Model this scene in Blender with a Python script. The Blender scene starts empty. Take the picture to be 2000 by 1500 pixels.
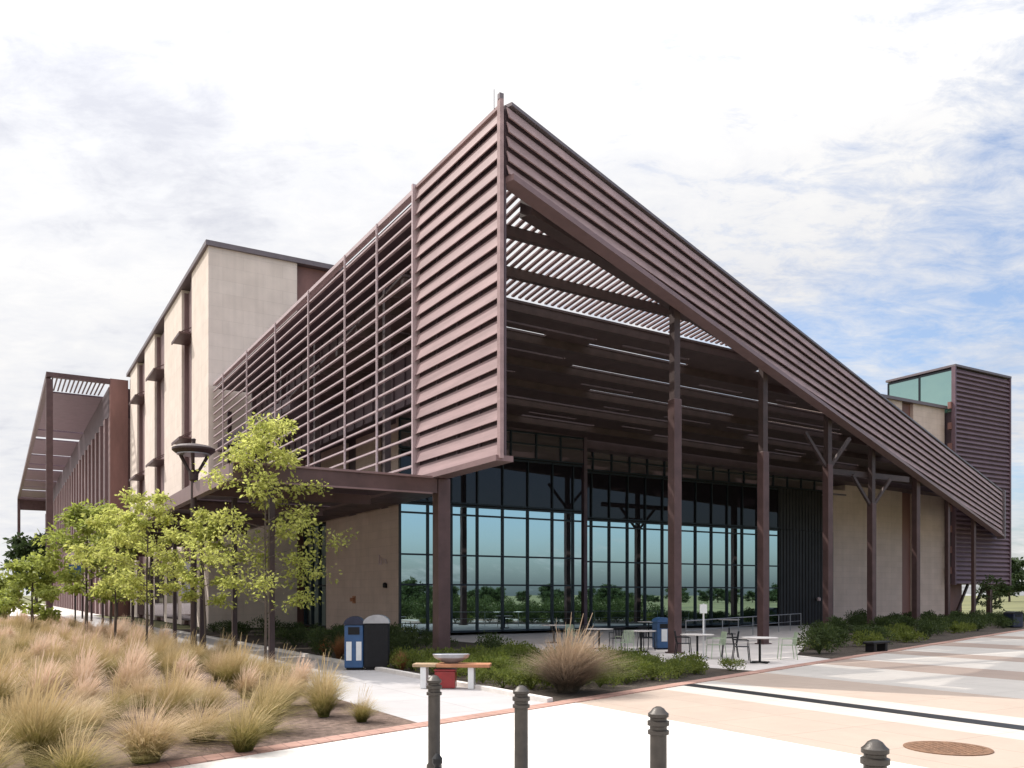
import bpy, math, random
from mathutils import Vector, Matrix
R = math.radians
random.seed(7)
C = bpy.data.collections.new('place')
S = bpy.context.scene
S.collection.children.link(C)

# ------------------------------------------------------------ camera, sky, sun, exposure
EYE = 2.0
cam = bpy.data.cameras.new('camera'); camo = bpy.data.objects.new('camera', cam)
S.collection.objects.link(camo); S.camera = camo
cam.sensor_width = 36; cam.lens = 36 * 1697 / 2000
cam.shift_y = (1162 - 750) / 2000
cam.clip_start = 0.1; cam.clip_end = 6000
camo.location = (0, 0, EYE); camo.rotation_euler = (R(90), 0, 0)

SUN_AZ, SUN_EL = R(-62), R(50)
sd = Vector((math.sin(SUN_AZ) * math.cos(SUN_EL), math.cos(SUN_AZ) * math.cos(SUN_EL), math.sin(SUN_EL)))
sun = bpy.data.lights.new('sun', 'SUN'); suno = bpy.data.objects.new('sun', sun)
S.collection.objects.link(suno)
sun.energy = 3.2; sun.angle = R(0.6); sun.color = (1, .95, .87)
suno.rotation_euler = sd.to_track_quat('Z', 'Y').to_euler()

S.view_settings.view_transform = 'Standard'; S.view_settings.look = 'None'
S.view_settings.exposure = 0.5; S.view_settings.gamma = 1
S.cycles.max_bounces = 8; S.cycles.transparent_max_bounces = 8
S.cycles.use_denoising = True

W = bpy.data.worlds.new("World"); S.world = W; W.use_nodes = True
def world():
    nt = W.node_tree; N = nt.nodes; K = nt.links; N.clear()
    def n(t, **kw):
        o = N.new(t)
        for k, v in kw.items(): setattr(o, k, v)
        return o
    def mth(op, a, b=None):
        m = n('ShaderNodeMath', operation=op)
        for i, v in enumerate((a, b)):
            if v is None: continue
            if isinstance(v, (int, float)): m.inputs[i].default_value = v
            else: K.new(v, m.inputs[i])
        return m.outputs[0]
    def ramp(fac, stops, mode='LINEAR'):
        r = n('ShaderNodeValToRGB'); K.new(fac, r.inputs[0]); r.color_ramp.interpolation = mode
        e = r.color_ramp.elements
        e[0].position, e[0].color = stops[0][0], (*stops[0][1], 1)
        e[1].position, e[1].color = stops[-1][0], (*stops[-1][1], 1)
        for p, c in stops[1:-1]:
            q = e.new(p); q.color = (*c, 1)
        return r.outputs[0]
    sky = n('ShaderNodeTexSky', sky_type='NISHITA', sun_disc=False, sun_elevation=SUN_EL, sun_rotation=SUN_AZ,
            air_density=0.9, dust_density=2.6, ozone_density=1.2)
    tc = n('ShaderNodeTexCoord'); sep = n('ShaderNodeSeparateXYZ'); K.new(tc.outputs['Generated'], sep.inputs[0])
    x, y, z = sep.outputs
    den = mth('ADD', mth('MAXIMUM', z, 0.0), 0.22)
    comb = n('ShaderNodeCombineXYZ')
    K.new(mth('DIVIDE', x, den), comb.inputs[0]); K.new(mth('DIVIDE', y, den), comb.inputs[1])
    def noise(scale, detail, rough, off=(0, 0, 0), sc=(1, 1, 1), dist=0.0):
        mp = n('ShaderNodeMapping'); K.new(comb.outputs[0], mp.inputs[0])
        mp.inputs['Location'].default_value = off; mp.inputs['Scale'].default_value = sc
        t = n('ShaderNodeTexNoise'); K.new(mp.outputs[0], t.inputs['Vector'])
        t.inputs['Scale'].default_value = scale; t.inputs['Detail'].default_value = detail
        t.inputs['Roughness'].default_value = rough; t.inputs['Distortion'].default_value = dist
        return t.outputs['Fac']
    big = noise(1.3, 3, .5, (3.1, 1.7, 0)); fine = noise(7.5, 10, .68, (0, 4, 0), (1, 1.6, 1), .35)
    grey = noise(1.9, 6, .58, (8.6, 2.2, 0))
    # cover: thick towards the sun (left), thinner low on the right
    side = mth('MULTIPLY_ADD', x, -0.50)
    N_side = N[-1]; N_side.inputs[2].default_value = 0.27
    low = mth('MULTIPLY', mth('ABSOLUTE', mth('SUBTRACT', z, 0.26)), 0.48)
    cov = mth('ADD', mth('ADD', mth('MULTIPLY', big, .62), mth('MULTIPLY', fine, .58)), mth('ADD', side, low))
    mask = ramp(cov, [(.58, (.06,) * 3), (.70, (.55,) * 3), (.82, (1, 1, 1))])
    cl = ramp(mth('ADD', mth('MULTIPLY', grey, .6), mth('MULTIPLY', fine, .4)), [(.35, (5.2, 5.3, 5.8)), (.46, (6.5, 6.55, 6.8)), (.58, (7.2, 7.15, 7.15))])
    # forward scattering: cloud nearer the sun is brighter
    dt = n('ShaderNodeVectorMath', operation='DOT_PRODUCT'); K.new(tc.outputs['Generated'], dt.inputs[0]); dt.inputs[1].default_value = sd
    glow = mth('MULTIPLY_ADD', mth('POWER', mth('MAXIMUM', dt.outputs['Value'], 0), 2.5), 0.26)
    K.new(mth('MULTIPLY_ADD', mth('POWER', mth('MAXIMUM', z, 0), 4.0), 3.0), glow.node.inputs[2]); N[-1].inputs[2].default_value = 0.84
    sc = n('ShaderNodeVectorMath', operation='SCALE'); K.new(cl, sc.inputs[0]); K.new(glow, sc.inputs['Scale'])
    mix = n('ShaderNodeMix', data_type='RGBA')
    K.new(mask, mix.inputs['Factor']); br = n('ShaderNodeVectorMath', operation='MULTIPLY'); K.new(sky.outputs[0], br.inputs[0]); br.inputs[1].default_value = (1.45, 1.5, 1.55); K.new(br.outputs[0], mix.inputs['A']); K.new(sc.outputs[0], mix.inputs['B'])
    bg = n('ShaderNodeBackground'); K.new(mix.outputs['Result'], bg.inputs[0]); bg.inputs[1].default_value = 0.1
    out = n('ShaderNodeOutputWorld'); K.new(bg.outputs[0], out.inputs[0])
world()

# ------------------------------------------------------------ the building's own axes (x to the right along the glass front, y back along the louvered side)
Fpx = 1697.0
_n = math.hypot(1010, 1697)
Ax = Vector((-1010 / _n, 1697 / _n)); Bx = Vector((Ax.y, -Ax.x))
ORG = Vector((-0.17, 22.2)); TH = math.atan2(Bx.y, Bx.x)
def LW(x, y, z=0.0):
    p = ORG + Bx * x + Ax * y
    return Vector((p.x, p.y, z))
def gp(px, py, z=0.0):                      # a point of the ground plane as surveyed in the photograph
    d = (EYE - z) * Fpx / (py - 1162)
    return Vector(((px - 1000) / Fpx * d, d, z))

# ------------------------------------------------------------ materials
def mat(name, col, rough=.6, metal=0.0, var=.12, scale=3.0, bump=0.0, bscale=40.0, spec=.4, second=None, vscale=None, kind='Object'):
    m = bpy.data.materials.new(name); m.use_nodes = True
    nt = m.node_tree; N = nt.nodes; K = nt.links
    b = N['Principled BSDF']; b.inputs['Roughness'].default_value = rough; b.inputs['Metallic'].default_value = metal
    b.inputs['Specular IOR Level'].default_value = spec
    tc = N.new('ShaderNodeTexCoord')
    mp = N.new('ShaderNodeMapping'); K.new(tc.outputs[kind], mp.inputs[0])
    if vscale: mp.inputs['Scale'].default_value = vscale
    t = N.new('ShaderNodeTexNoise'); K.new(mp.outputs[0], t.inputs['Vector'])
    t.inputs['Scale'].default_value = scale; t.inputs['Detail'].default_value = 6; t.inputs['Roughness'].default_value = .62
    r = N.new('ShaderNodeValToRGB'); K.new(t.outputs['Fac'], r.inputs[0])
    c2 = second or tuple(min(1, c * (1 + var)) for c in col)
    r.color_ramp.elements[0].position = .32; r.color_ramp.elements[0].color = (*[c * (1 - var) for c in col], 1)
    r.color_ramp.elements[1].position = .70; r.color_ramp.elements[1].color = (*c2, 1)
    K.new(r.outputs[0], b.inputs['Base Color'])
    if bump:
        t2 = N.new('ShaderNodeTexNoise'); K.new(tc.outputs[kind], t2.inputs['Vector'])
        t2.inputs['Scale'].default_value = bscale; t2.inputs['Detail'].default_value = 5
        bp = N.new('ShaderNodeBump'); bp.inputs['Strength'].default_value = bump; bp.inputs['Distance'].default_value = .03
        K.new(t2.outputs['Fac'], bp.inputs['Height']); K.new(bp.outputs[0], b.inputs['Normal'])
    return m

def mat_stone(name, c1, c2, mort, bw=1.2, bh=.4, axis='x'):
    m = mat(name, c1, .85, var=.1); nt = m.node_tree; N = nt.nodes; K = nt.links; b = N['Principled BSDF']
    tc = N.new('ShaderNodeTexCoord'); sp = N.new('ShaderNodeSeparateXYZ'); cb = N.new('ShaderNodeCombineXYZ')
    K.new(tc.outputs['Object'], sp.inputs[0])
    ad = N.new('ShaderNodeMath'); ad.operation = 'ADD'; K.new(sp.outputs[0], ad.inputs[0]); K.new(sp.outputs[1], ad.inputs[1])
    K.new(ad.outputs[0], cb.inputs[0]); K.new(sp.outputs[2], cb.inputs[1])
    br = N.new('ShaderNodeTexBrick'); K.new(cb.outputs[0], br.inputs['Vector'])
    br.inputs['Scale'].default_value = 1; br.inputs['Brick Width'].default_value = bw; br.inputs['Row Height'].default_value = bh
    br.inputs['Mortar Size'].default_value = .008; br.inputs['Mortar Smooth'].default_value = .3
    br.inputs['Color1'].default_value = (*c1, 1); br.inputs['Color2'].default_value = (*c2, 1); br.inputs['Mortar'].default_value = (*mort, 1)
    n2 = N.new('ShaderNodeTexNoise'); K.new(tc.outputs['Object'], n2.inputs['Vector']); n2.inputs['Scale'].default_value = 1.1; n2.inputs['Detail'].default_value = 7
    mr = N.new('ShaderNodeMapRange'); K.new(n2.outputs['Fac'], mr.inputs[0]); mr.inputs[1].default_value = .3; mr.inputs[2].default_value = .7
    mr.inputs[3].default_value = .88; mr.inputs[4].default_value = 1.1
    mp = N.new('ShaderNodeMapping'); K.new(tc.outputs['Object'], mp.inputs[0]); mp.inputs['Scale'].default_value = (2.2, 2.2, .07)
    n3 = N.new('ShaderNodeTexNoise'); K.new(mp.outputs[0], n3.inputs['Vector']); n3.inputs['Scale'].default_value = 1.6; n3.inputs['Detail'].default_value = 6
    m3 = N.new('ShaderNodeMapRange'); K.new(n3.outputs['Fac'], m3.inputs[0]); m3.inputs[1].default_value = .3; m3.inputs[2].default_value = .65; m3.inputs[3].default_value = .94; m3.inputs[4].default_value = 1.02
    s3 = N.new('ShaderNodeVectorMath'); s3.operation = 'SCALE'; K.new(br.outputs['Color'], s3.inputs[0]); K.new(m3.outputs[0], s3.inputs['Scale'])
    mr.inputs[3].default_value = .93; mr.inputs[4].default_value = 1.06
    sc = N.new('ShaderNodeVectorMath'); sc.operation = 'SCALE'; K.new(s3.outputs[0], sc.inputs[0]); K.new(mr.outputs[0], sc.inputs['Scale'])
    K.new(sc.outputs[0], b.inputs['Base Color'])
    bp = N.new('ShaderNodeBump'); bp.inputs['Strength'].default_value = .5; bp.inputs['Distance'].default_value = .01; bp.invert = True
    K.new(br.outputs['Fac'], bp.inputs['Height']); K.new(bp.outputs[0], b.inputs['Normal'])
    return m

def mat_glass(name, tint, dark, fac):
    m = bpy.data.materials.new(name); m.use_nodes = True; nt = m.node_tree; N = nt.nodes; K = nt.links
    N.remove(N['Principled BSDF'])
    g = N.new('ShaderNodeBsdfGlossy'); g.inputs['Color'].default_value = (*tint, 1); g.inputs['Roughness'].default_value = .012
    d = N.new('ShaderNodeBsdfDiffuse'); d.inputs['Color'].default_value = (*dark, 1)
    tc = N.new('ShaderNodeTexCoord'); t = N.new('ShaderNodeTexNoise'); K.new(tc.outputs['Object'], t.inputs['Vector'])
    t.inputs['Scale'].default_value = .55; t.inputs['Detail'].default_value = 1
    bp = N.new('ShaderNodeBump'); bp.inputs['Strength'].default_value = .05; bp.inputs['Distance'].default_value = .03
    K.new(t.outputs['Fac'], bp.inputs['Height']); K.new(bp.outputs[0], g.inputs['Normal'])
    x = N.new('ShaderNodeMixShader'); x.inputs[0].default_value = fac
    K.new(d.outputs[0], x.inputs[1]); K.new(g.outputs[0], x.inputs[2]); K.new(x.outputs[0], N['Material Output'].inputs[0])
    return m

def mat_leaf(name, c1, c2, trans=.5, rough=.55):
    m = bpy.data.materials.new(name); m.use_nodes = True; nt = m.node_tree; N = nt.nodes; K = nt.links
    b = N['Principled BSDF']; b.inputs['Roughness'].default_value = rough; b.inputs['Specular IOR Level'].default_value = .3
    tc = N.new('ShaderNodeTexCoord'); t = N.new('ShaderNodeTexNoise'); K.new(tc.outputs['Object'], t.inputs['Vector'])
    t.inputs['Scale'].default_value = 2.6; t.inputs['Detail'].default_value = 7; t.inputs['Roughness'].default_value = .8
    r = N.new('ShaderNodeValToRGB'); K.new(t.outputs['Fac'], r.inputs[0])
    r.color_ramp.elements[0].position = .36; r.color_ramp.elements[0].color = (*c1, 1)
    r.color_ramp.elements[1].position = .66; r.color_ramp.elements[1].color = (*c2, 1)
    K.new(r.outputs[0], b.inputs['Base Color'])
    tr = N.new('ShaderNodeBsdfTranslucent'); K.new(r.outputs[0], tr.inputs[0])
    x = N.new('ShaderNodeMixShader'); x.inputs[0].default_value = trans
    K.new(b.outputs[0], x.inputs[1]); K.new(tr.outputs[0], x.inputs[2]); K.new(x.outputs[0], N['Material Output'].inputs[0])
    return m

def mat_blade(name, base, mid, tip, h, trans=.35):
    """grass pigment: green foot, straw middle, plume tip (by height in the plant)"""
    m = bpy.data.materials.new(name); m.use_nodes = True; nt = m.node_tree; N = nt.nodes; K = nt.links
    b = N['Principled BSDF']; b.inputs['Roughness'].default_value = .6; b.inputs['Specular IOR Level'].default_value = .2
    tc = N.new('ShaderNodeTexCoord'); sp = N.new('ShaderNodeSeparateXYZ'); K.new(tc.outputs['Object'], sp.inputs[0])
    t = N.new('ShaderNodeTexNoise'); K.new(tc.outputs['Object'], t.inputs['Vector']); t.inputs['Scale'].default_value = 14; t.inputs['Detail'].default_value = 3
    ma = N.new('ShaderNodeMath'); ma.operation = 'MULTIPLY_ADD'; K.new(t.outputs['Fac'], ma.inputs[0]); ma.inputs[1].default_value = .9; ma.inputs[2].default_value = -.45
    dv = N.new('ShaderNodeMath'); dv.operation = 'MULTIPLY_ADD'; K.new(sp.outputs[2], dv.inputs[0]); dv.inputs[1].default_value = 1 / h
    K.new(ma.outputs[0], dv.inputs[2])
    r = N.new('ShaderNodeValToRGB'); K.new(dv.outputs[0], r.inputs[0]); e = r.color_ramp.elements
    e[0].position = .05; e[0].color = (*base, 1); e[1].position = .9; e[1].color = (*tip, 1)
    q = e.new(.42); q.color = (*mid, 1)
    K.new(r.outputs[0], b.inputs['Base Color'])
    tr = N.new('ShaderNodeBsdfTranslucent'); K.new(r.outputs[0], tr.inputs[0])
    x = N.new('ShaderNodeMixShader'); x.inputs[0].default_value = trans
    K.new(b.outputs[0], x.inputs[1]); K.new(tr.outputs[0], x.inputs[2]); K.new(x.outputs[0], N['Material Output'].inputs[0])
    return m

def mat_plaza(name):
    """pink paving with pale cross bands (bands run along the building's y axis), slab joints, stains"""
    m = mat(name, (.5, .4, .35), .85, bump=.25, bscale=60); nt = m.node_tree; N = nt.nodes; K = nt.links; b = N['Principled BSDF']
    tc = N.new('ShaderNodeTexCoord'); sp = N.new('ShaderNodeSeparateXYZ'); K.new(tc.outputs['Object'], sp.inputs[0])
    mr = N.new('ShaderNodeMapRange'); K.new(sp.outputs[0], mr.inputs[0]); mr.inputs[1].default_value = -2; mr.inputs[2].default_value = 38
    r = N.new('ShaderNodeValToRGB'); r.color_ramp.interpolation = 'CONSTANT'; K.new(mr.outputs[0], r.inputs[0])
    P = (.385, .305, .25, 1); L = (.45, .415, .38, 1); B = (.31, .24, .20, 1)
    st = [(-2, P), (.95, L), (3.1, P), (5.7, L), (9.4, B), (11.6, L), (14.9, B), (16.9, L), (20.8, B), (23.6, L), (28.5, B), (31, L)]
    e = r.color_ramp.elements
    e[0].position = 0; e[0].color = st[0][1]; e[1].position = (st[1][0] + 2) / 40; e[1].color = st[1][1]
    for xx, c in st[2:]:
        q = e.new((xx + 2) / 40); q.color = c
    br = N.new('ShaderNodeTexBrick'); K.new(tc.outputs['Object'], br.inputs['Vector']); br.inputs['Scale'].default_value = 1
    br.inputs['Brick Width'].default_value = 1.5; br.inputs['Row Height'].default_value = 1.5; br.inputs['Mortar Size'].default_value = .006; br.offset = 0
    br.inputs['Color1'].default_value = (1, 1, 1, 1); br.inputs['Color2'].default_value = (.975, .975, .975, 1); br.inputs['Mortar'].default_value = (.6, .58, .56, 1)
    n2 = N.new('ShaderNodeTexNoise'); K.new(tc.outputs['Object'], n2.inputs['Vector']); n2.inputs['Scale'].default_value = .9; n2.inputs['Detail'].default_value = 8; n2.inputs['Roughness'].default_value = .7
    r2 = N.new('ShaderNodeMapRange'); K.new(n2.outputs['Fac'], r2.inputs[0]); r2.inputs[1].default_value = .3; r2.inputs[2].default_value = .7; r2.inputs[3].default_value = .92; r2.inputs[4].default_value = 1.06
    m1 = N.new('ShaderNodeVectorMath'); m1.operation = 'MULTIPLY'; K.new(r.outputs[0], m1.inputs[0]); K.new(br.outputs['Color'], m1.inputs[1])
    s1 = N.new('ShaderNodeVectorMath'); s1.operation = 'SCALE'; K.new(m1.outputs[0], s1.inputs[0]); K.new(r2.outputs[0], s1.inputs['Scale'])
    K.new(s1.outputs[0], b.inputs['Base Color'])
    return m

def mat_slab(name, c, joint, jw, var=.1):
    m = mat(name, c, .88, bump=.2, bscale=70); nt = m.node_tree; N = nt.nodes; K = nt.links; b = N['Principled BSDF']
    tc = N.new('ShaderNodeTexCoord')
    br = N.new('ShaderNodeTexBrick'); K.new(tc.outputs['Object'], br.inputs['Vector']); br.inputs['Scale'].default_value = 1
    br.inputs['Brick Width'].default_value = joint; br.inputs['Row Height'].default_value = joint; br.inputs['Mortar Size'].default_value = jw; br.offset = 0
    br.inputs['Color1'].default_value = (*c, 1); br.inputs['Color2'].default_value = (*[k * .95 for k in c], 1); br.inputs['Mortar'].default_value = (*[k * .6 for k in c], 1)
    n2 = N.new('ShaderNodeTexNoise'); K.new(tc.outputs['Object'], n2.inputs['Vector']); n2.inputs['Scale'].default_value = .7; n2.inputs['Detail'].default_value = 9; n2.inputs['Roughness'].default_value = .7
    r2 = N.new('ShaderNodeMapRange'); K.new(n2.outputs['Fac'], r2.inputs[0]); r2.inputs[1].default_value = .3; r2.inputs[2].default_value = .7; r2.inputs[3].default_value = 1 - var; r2.inputs[4].default_value = 1 + var
    s1 = N.new('ShaderNodeVectorMath'); s1.operation = 'SCALE'; K.new(br.outputs['Color'], s1.inputs[0]); K.new(r2.outputs[0], s1.inputs['Scale'])
    K.new(s1.outputs[0], b.inputs['Base Color'])
    return m

M = dict(
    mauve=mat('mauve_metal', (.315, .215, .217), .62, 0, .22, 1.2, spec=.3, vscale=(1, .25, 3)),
    slat=mat('slat_metal', (.22, .14, .14), .5, .2, .1, 2),
    pale_trim=mat('pale_metal_trim', (.50, .39, .40), .45, .3, .08, 2),
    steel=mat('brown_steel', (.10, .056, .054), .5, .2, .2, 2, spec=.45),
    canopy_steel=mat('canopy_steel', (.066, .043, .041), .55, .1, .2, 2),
    dark_steel=mat('dark_steel', (.055, .034, .034), .5, .2, .2, 2),
    rust=mat('rust_panel', (.225, .115, .10), .55, .15, .2, .8, vscale=(1, 1, .25)),
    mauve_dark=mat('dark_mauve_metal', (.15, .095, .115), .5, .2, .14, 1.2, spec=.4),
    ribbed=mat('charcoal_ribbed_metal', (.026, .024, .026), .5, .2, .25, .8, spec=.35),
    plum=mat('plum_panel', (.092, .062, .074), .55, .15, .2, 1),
    stone=mat_stone('tan_stone', (.60, .475, .415), (.56, .44, .38), (.47, .37, .32)),
    stone_pale=mat_stone('pale_stone', (.75, .645, .575), (.72, .615, .545), (.61, .52, .46), 2.4, .8),
    cap=mat('grey_coping', (.17, .14, .15), .5, .3, .1, 2),
    glass=mat_glass('mirror_glass', (.50, .66, .70), (.01, .018, .02), .82),
    glass_dark=mat_glass('dark_glass', (.50, .47, .50), (.13, .105, .105), .4),
    spandrel=mat_glass('spandrel_glass', (.5, .52, .55), (.014, .012, .014), .05),
    glass_teal=mat_glass('teal_glass', (.42, .62, .58), (.03, .09, .085), .7),
    mull=mat('dark_mullion', (.018, .026, .034), .45, .3, .1, 3),
    black=mat('black_paint', (.010, .010, .012), .5, 0, .2, 6, spec=.25),
    bollard=mat('bronze_black_paint', (.05, .042, .036), .42, .35, .25, 7, bump=.12, bscale=90, spec=.5),
    blue=mat('blue_plastic', (.03, .085, .20), .4, 0, .15, 4, spec=.5),
    navy=mat('navy_enamel', (.016, .02, .045), .4, 0, .2, 4),
    white=mat('white_paint', (.72, .72, .72), .5, 0, .06, 6),
    cream=mat('pale_green_paint', (.36, .43, .30), .45, 0, .1, 6),
    red=mat('red_enamel', (.26, .018, .02), .35, 0, .15, 6, spec=.55),
    wood=mat('orange_wood', (.42, .19, .10), .6, 0, .25, 4, vscale=(1, 8, 1)),
    tanwood=mat('pale_wood', (.38, .27, .17), .65, 0, .2, 4, vscale=(1, 8, 1)),
    grey=mat('galvanised_metal', (.36, .36, .38), .38, .7, .15, 5),
    bark=mat('grey_bark', (.11, .085, .07), .9, 0, .35, 9, bump=.5, bscale=30, vscale=(1, 1, .3)),
    concrete=mat_slab('shade_grey_concrete', (.39, .37, .37), 2.0, .008),  # path tone: shade on the path is put into this darker concrete
    white_conc=mat_slab('white_concrete', (.66, .625, .585), 2.4, .007, .10),
    kerb=mat('kerb_concrete', (.62, .58, .55), .85, 0, .12, 3, bump=.2),
    brick=mat_slab('red_brick_paving', (.38, .225, .18), .22, .01, .18),
    terrace=mat_slab('terrace_paving', (.58, .53, .50), 1.2, .006),
    plaza=mat_plaza('banded_paving'),
    mulch=mat('brown_mulch', (.15, .10, .078), .95, 0, .5, 8, bump=1, bscale=45, second=(.24, .165, .13)),
    soil=mat('dark_soil', (.06, .045, .034), .95, 0, .5, 8, bump=1, bscale=45),
    field=mat('meadow', (.115, .12, .05), .95, 0, .35, .05, second=(.20, .195, .085), kind='Object'),
    rustcover=mat('rusted_iron', (.20, .11, .065), .8, .2, .3, 9, bump=.6, bscale=60),
    leaf=mat_leaf('young_leaf', (.25, .29, .045), (.74, .74, .25), .64),
    leaf2=mat_leaf('green_leaf', (.15, .19, .03), (.50, .54, .14), .58),
    leaf_far=mat_leaf('far_tree_leaf', (.022, .042, .014), (.075, .11, .035), .3),
    leaf_sh=mat_leaf('shrub_leaf', (.028, .045, .014), (.085, .12, .03), .3),
    leaf_lush=mat_leaf('lush_leaf', (.065, .095, .016), (.24, .27, .055), .45),
    leaf_grey=mat_leaf('grey_green_leaf', (.06, .075, .05), (.15, .165, .11), .3),
    blade_tan=mat_blade('straw_blade', (.13, .12, .03), (.40, .30, .145), (.63, .47, .32), .55),
    blade_green=mat_blade('green_straw_blade', (.08, .085, .018), (.27, .225, .075), (.52, .39, .21), .65),
    blade_pink=mat_blade('pink_plume_blade', (.15, .13, .04), (.45, .33, .18), (.70, .53, .40), .7),
    blade_dry=mat_blade('dry_dark_blade', (.11, .095, .07), (.26, .20, .15), (.42, .31, .21), 1.0, .25),
    blade_rust=mat_blade('rust_blade', (.13, .06, .025), (.26, .11, .045), (.34, .16, .07), .9, .25),
)

# ------------------------------------------------------------ mesh helpers
class MB:
    def __init__(s): s.v = []; s.f = []; s.m = []; s.mi = 0
    def poly(s, pts):
        k = len(s.v); s.v += [tuple(p) for p in pts]; s.f.append(tuple(range(k, k + len(pts)))); s.m.append(s.mi)
    def box(s, x0, x1, y0, y1, z0, z1):
        k = len(s.v)
        s.v += [(x, y, z) for z in (z0, z1) for x, y in ((x0, y0), (x1, y0), (x1, y1), (x0, y1))]
        for f in ((3, 2, 1, 0), (4, 5, 6, 7), (0, 1, 5, 4), (1, 2, 6, 5), (2, 3, 7, 6), (3, 0, 4, 7)):
            s.f.append(tuple(k + i for i in f)); s.m.append(s.mi)
        return s
    def prism(s, ring_a, ring_b):
        n = len(ring_a); k = len(s.v); s.v += [tuple(p) for p in ring_a] + [tuple(p) for p in ring_b]
        s.f.append(tuple(k + i for i in reversed(range(n)))); s.f.append(tuple(k + n + i for i in range(n)))
        for i in range(n):
            j = (i + 1) % n; s.f.append((k + i, k + j, k + n + j, k + n + i))
        s.m += [s.mi] * (n + 2)
        return s
    def beam(s, p, q, w, h, up=(0, 0, 1)):
        p, q = Vector(p), Vector(q); d = (q - p).normalized(); u = Vector(up)
        sd_ = d.cross(u)
        if sd_.length < 1e-4: sd_ = d.cross(Vector((1, 0, 0)))
        sd_.normalize(); u = sd_.cross(d).normalized()
        c = [sd_ * a * w / 2 + u * b * h / 2 for a, b in ((-1, -1), (1, -1), (1, 1), (-1, 1))]
        return s.prism([p + k for k in c], [q + k for k in c])
    def tube(s, pts, radii, n=8, cap=True):
        pts = [Vector(p) for p in pts]; k = len(s.v)
        if not isinstance(radii, (list, tuple)): radii = [radii] * len(pts)
        for i, p in enumerate(pts):
            d = (pts[min(i + 1, len(pts) - 1)] - pts[max(i - 1, 0)]).normalized()
            a = d.cross(Vector((0, 0, 1)))
            if a.length < 1e-3: a = Vector((1, 0, 0))
            a.normalize(); b = d.cross(a)
            for j in range(n):
                t = 2 * math.pi * j / n; s.v.append(tuple(p + (a * math.cos(t) + b * math.sin(t)) * radii[i]))
        for i in range(len(pts) - 1):
            for j in range(n):
                s.f.append((k + i * n + j, k + (i + 1) * n + j, k + (i + 1) * n + (j + 1) % n, k + i * n + (j + 1) % n)); s.m.append(s.mi)
        if cap:
            s.f.append(tuple(k + j for j in range(n))); s.f.append(tuple(k + (len(pts) - 1) * n + j for j in reversed(range(n)))); s.m += [s.mi] * 2
        return s
    def lathe(s, prof, n=20, c=(0, 0)):
        k = len(s.v)
        for r, z in prof:
            for j in range(n):
                t = 2 * math.pi * j / n; s.v.append((c[0] + r * math.cos(t), c[1] + r * math.sin(t), z))
        for i in range(len(prof) - 1):
            for j in range(n):
                s.f.append((k + i * n + j, k + i * n + (j + 1) % n, k + (i + 1) * n + (j + 1) % n, k + (i + 1) * n + j)); s.m.append(s.mi)
        s.f.append(tuple(k + j for j in reversed(range(n)))); s.f.append(tuple(k + (len(prof) - 1) * n + j for j in range(n))); s.m += [s.mi] * 2
        return s
    def build(s, name, mats, parent=None, loc=None, rz=None, smooth=False, bevel=0):
        me = bpy.data.meshes.new(name); me.from_pydata(s.v, [], s.f)
        for m in (mats if isinstance(mats, (list, tuple)) else [mats]): me.materials.append(m)
        if any(s.m): me.polygons.foreach_set('material_index', s.m)
        if smooth: me.polygons.foreach_set('use_smooth', [True] * len(me.polygons))
        me.update()
        o = bpy.data.objects.new(name, me); C.objects.link(o)
        if parent: o.parent = parent
        if loc is not None: o.location = loc
        if rz is not None: o.rotation_euler = (0, 0, rz)
        if bevel:
            b = o.modifiers.new('bevel', 'BEVEL'); b.width = bevel; b.segments = 2; b.limit_method = 'ANGLE'
        return o
def tag(o, label, cat, group=None):
    o['label'] = label; o['category'] = cat
    if group: o['group'] = group
    return o
def thing(name, label, cat, loc, rz=0, group=None):
    o = bpy.data.objects.new(name, None); C.objects.link(o); o.location = loc; o.rotation_euler = (0, 0, rz); o.empty_display_size = .3
    return tag(o, label, cat, group)
def dup(o, loc, rz=0, scale=1, label=None, group=None):
    def cp(a, par):
        c = a.copy(); C.objects.link(c); c.parent = par
        for ch in a.children: cp(ch, c)
        return c
    c = cp(o, None); c.location = loc; c.rotation_euler = (0, 0, rz)
    c.scale = scale if isinstance(scale, (tuple, list)) else (scale,) * 3
    if label: c['label'] = label
    if group: c['group'] = group
    return c
def sheet(name, pts, z, m, kind='structure', world_pts=False):
    b = MB()
    if world_pts:
        b.poly([(p[0], p[1], z) for p in pts]); o = b.build(name, m)
    else:
        b.poly([(p[0], p[1], 0) for p in pts]); o = b.build(name, m, loc=(ORG.x, ORG.y, z), rz=TH)
    o['kind'] = kind
    return o

# ------------------------------------------------------------ the ground
def strip_y(x): return -5.61 + .346 * (x + 2.08)          # the brick edging runs parallel to the long canopy
g = MB(); n = 48
g.poly([(3000 * math.cos(2 * math.pi * i / n), 3000 * math.sin(2 * math.pi * i / n), -.06) for i in range(n)])
go = g.build('ground', M['field']); go['kind'] = 'structure'
sheet('plaza', [(-1.95, -17.5), (6, -16), (18, -8.6), (37, 3.2), (75, 17), (75, strip_y(75)), (-1.95, strip_y(-1.95))], 0, M['plaza'])
sheet('forecourt', [(-60, -60), (-1.95, -60), (-1.95, strip_y(-1.95)), (-60, strip_y(-60))], .002, M['white_conc'])
sheet('path', [(-5.55, strip_y(-5.55)), (-2.35, strip_y(-2.35)), (-2.7, 30), (-3.0, 75), (-5.9, 75), (-5.7, 20)], .004, M['concrete'])
sheet('terrace', [(3.5, 2.5), (5.4, -.8), (5.9, strip_y(5.9)), (11.2, strip_y(11.2)), (11.7, .8), (29.5, 14.8), (37.5, 17.5), (37.5, 20.2), (5.3, 20.2), (5.3, 18.9), (6.2, 10)], .004, M['terrace'])
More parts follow.
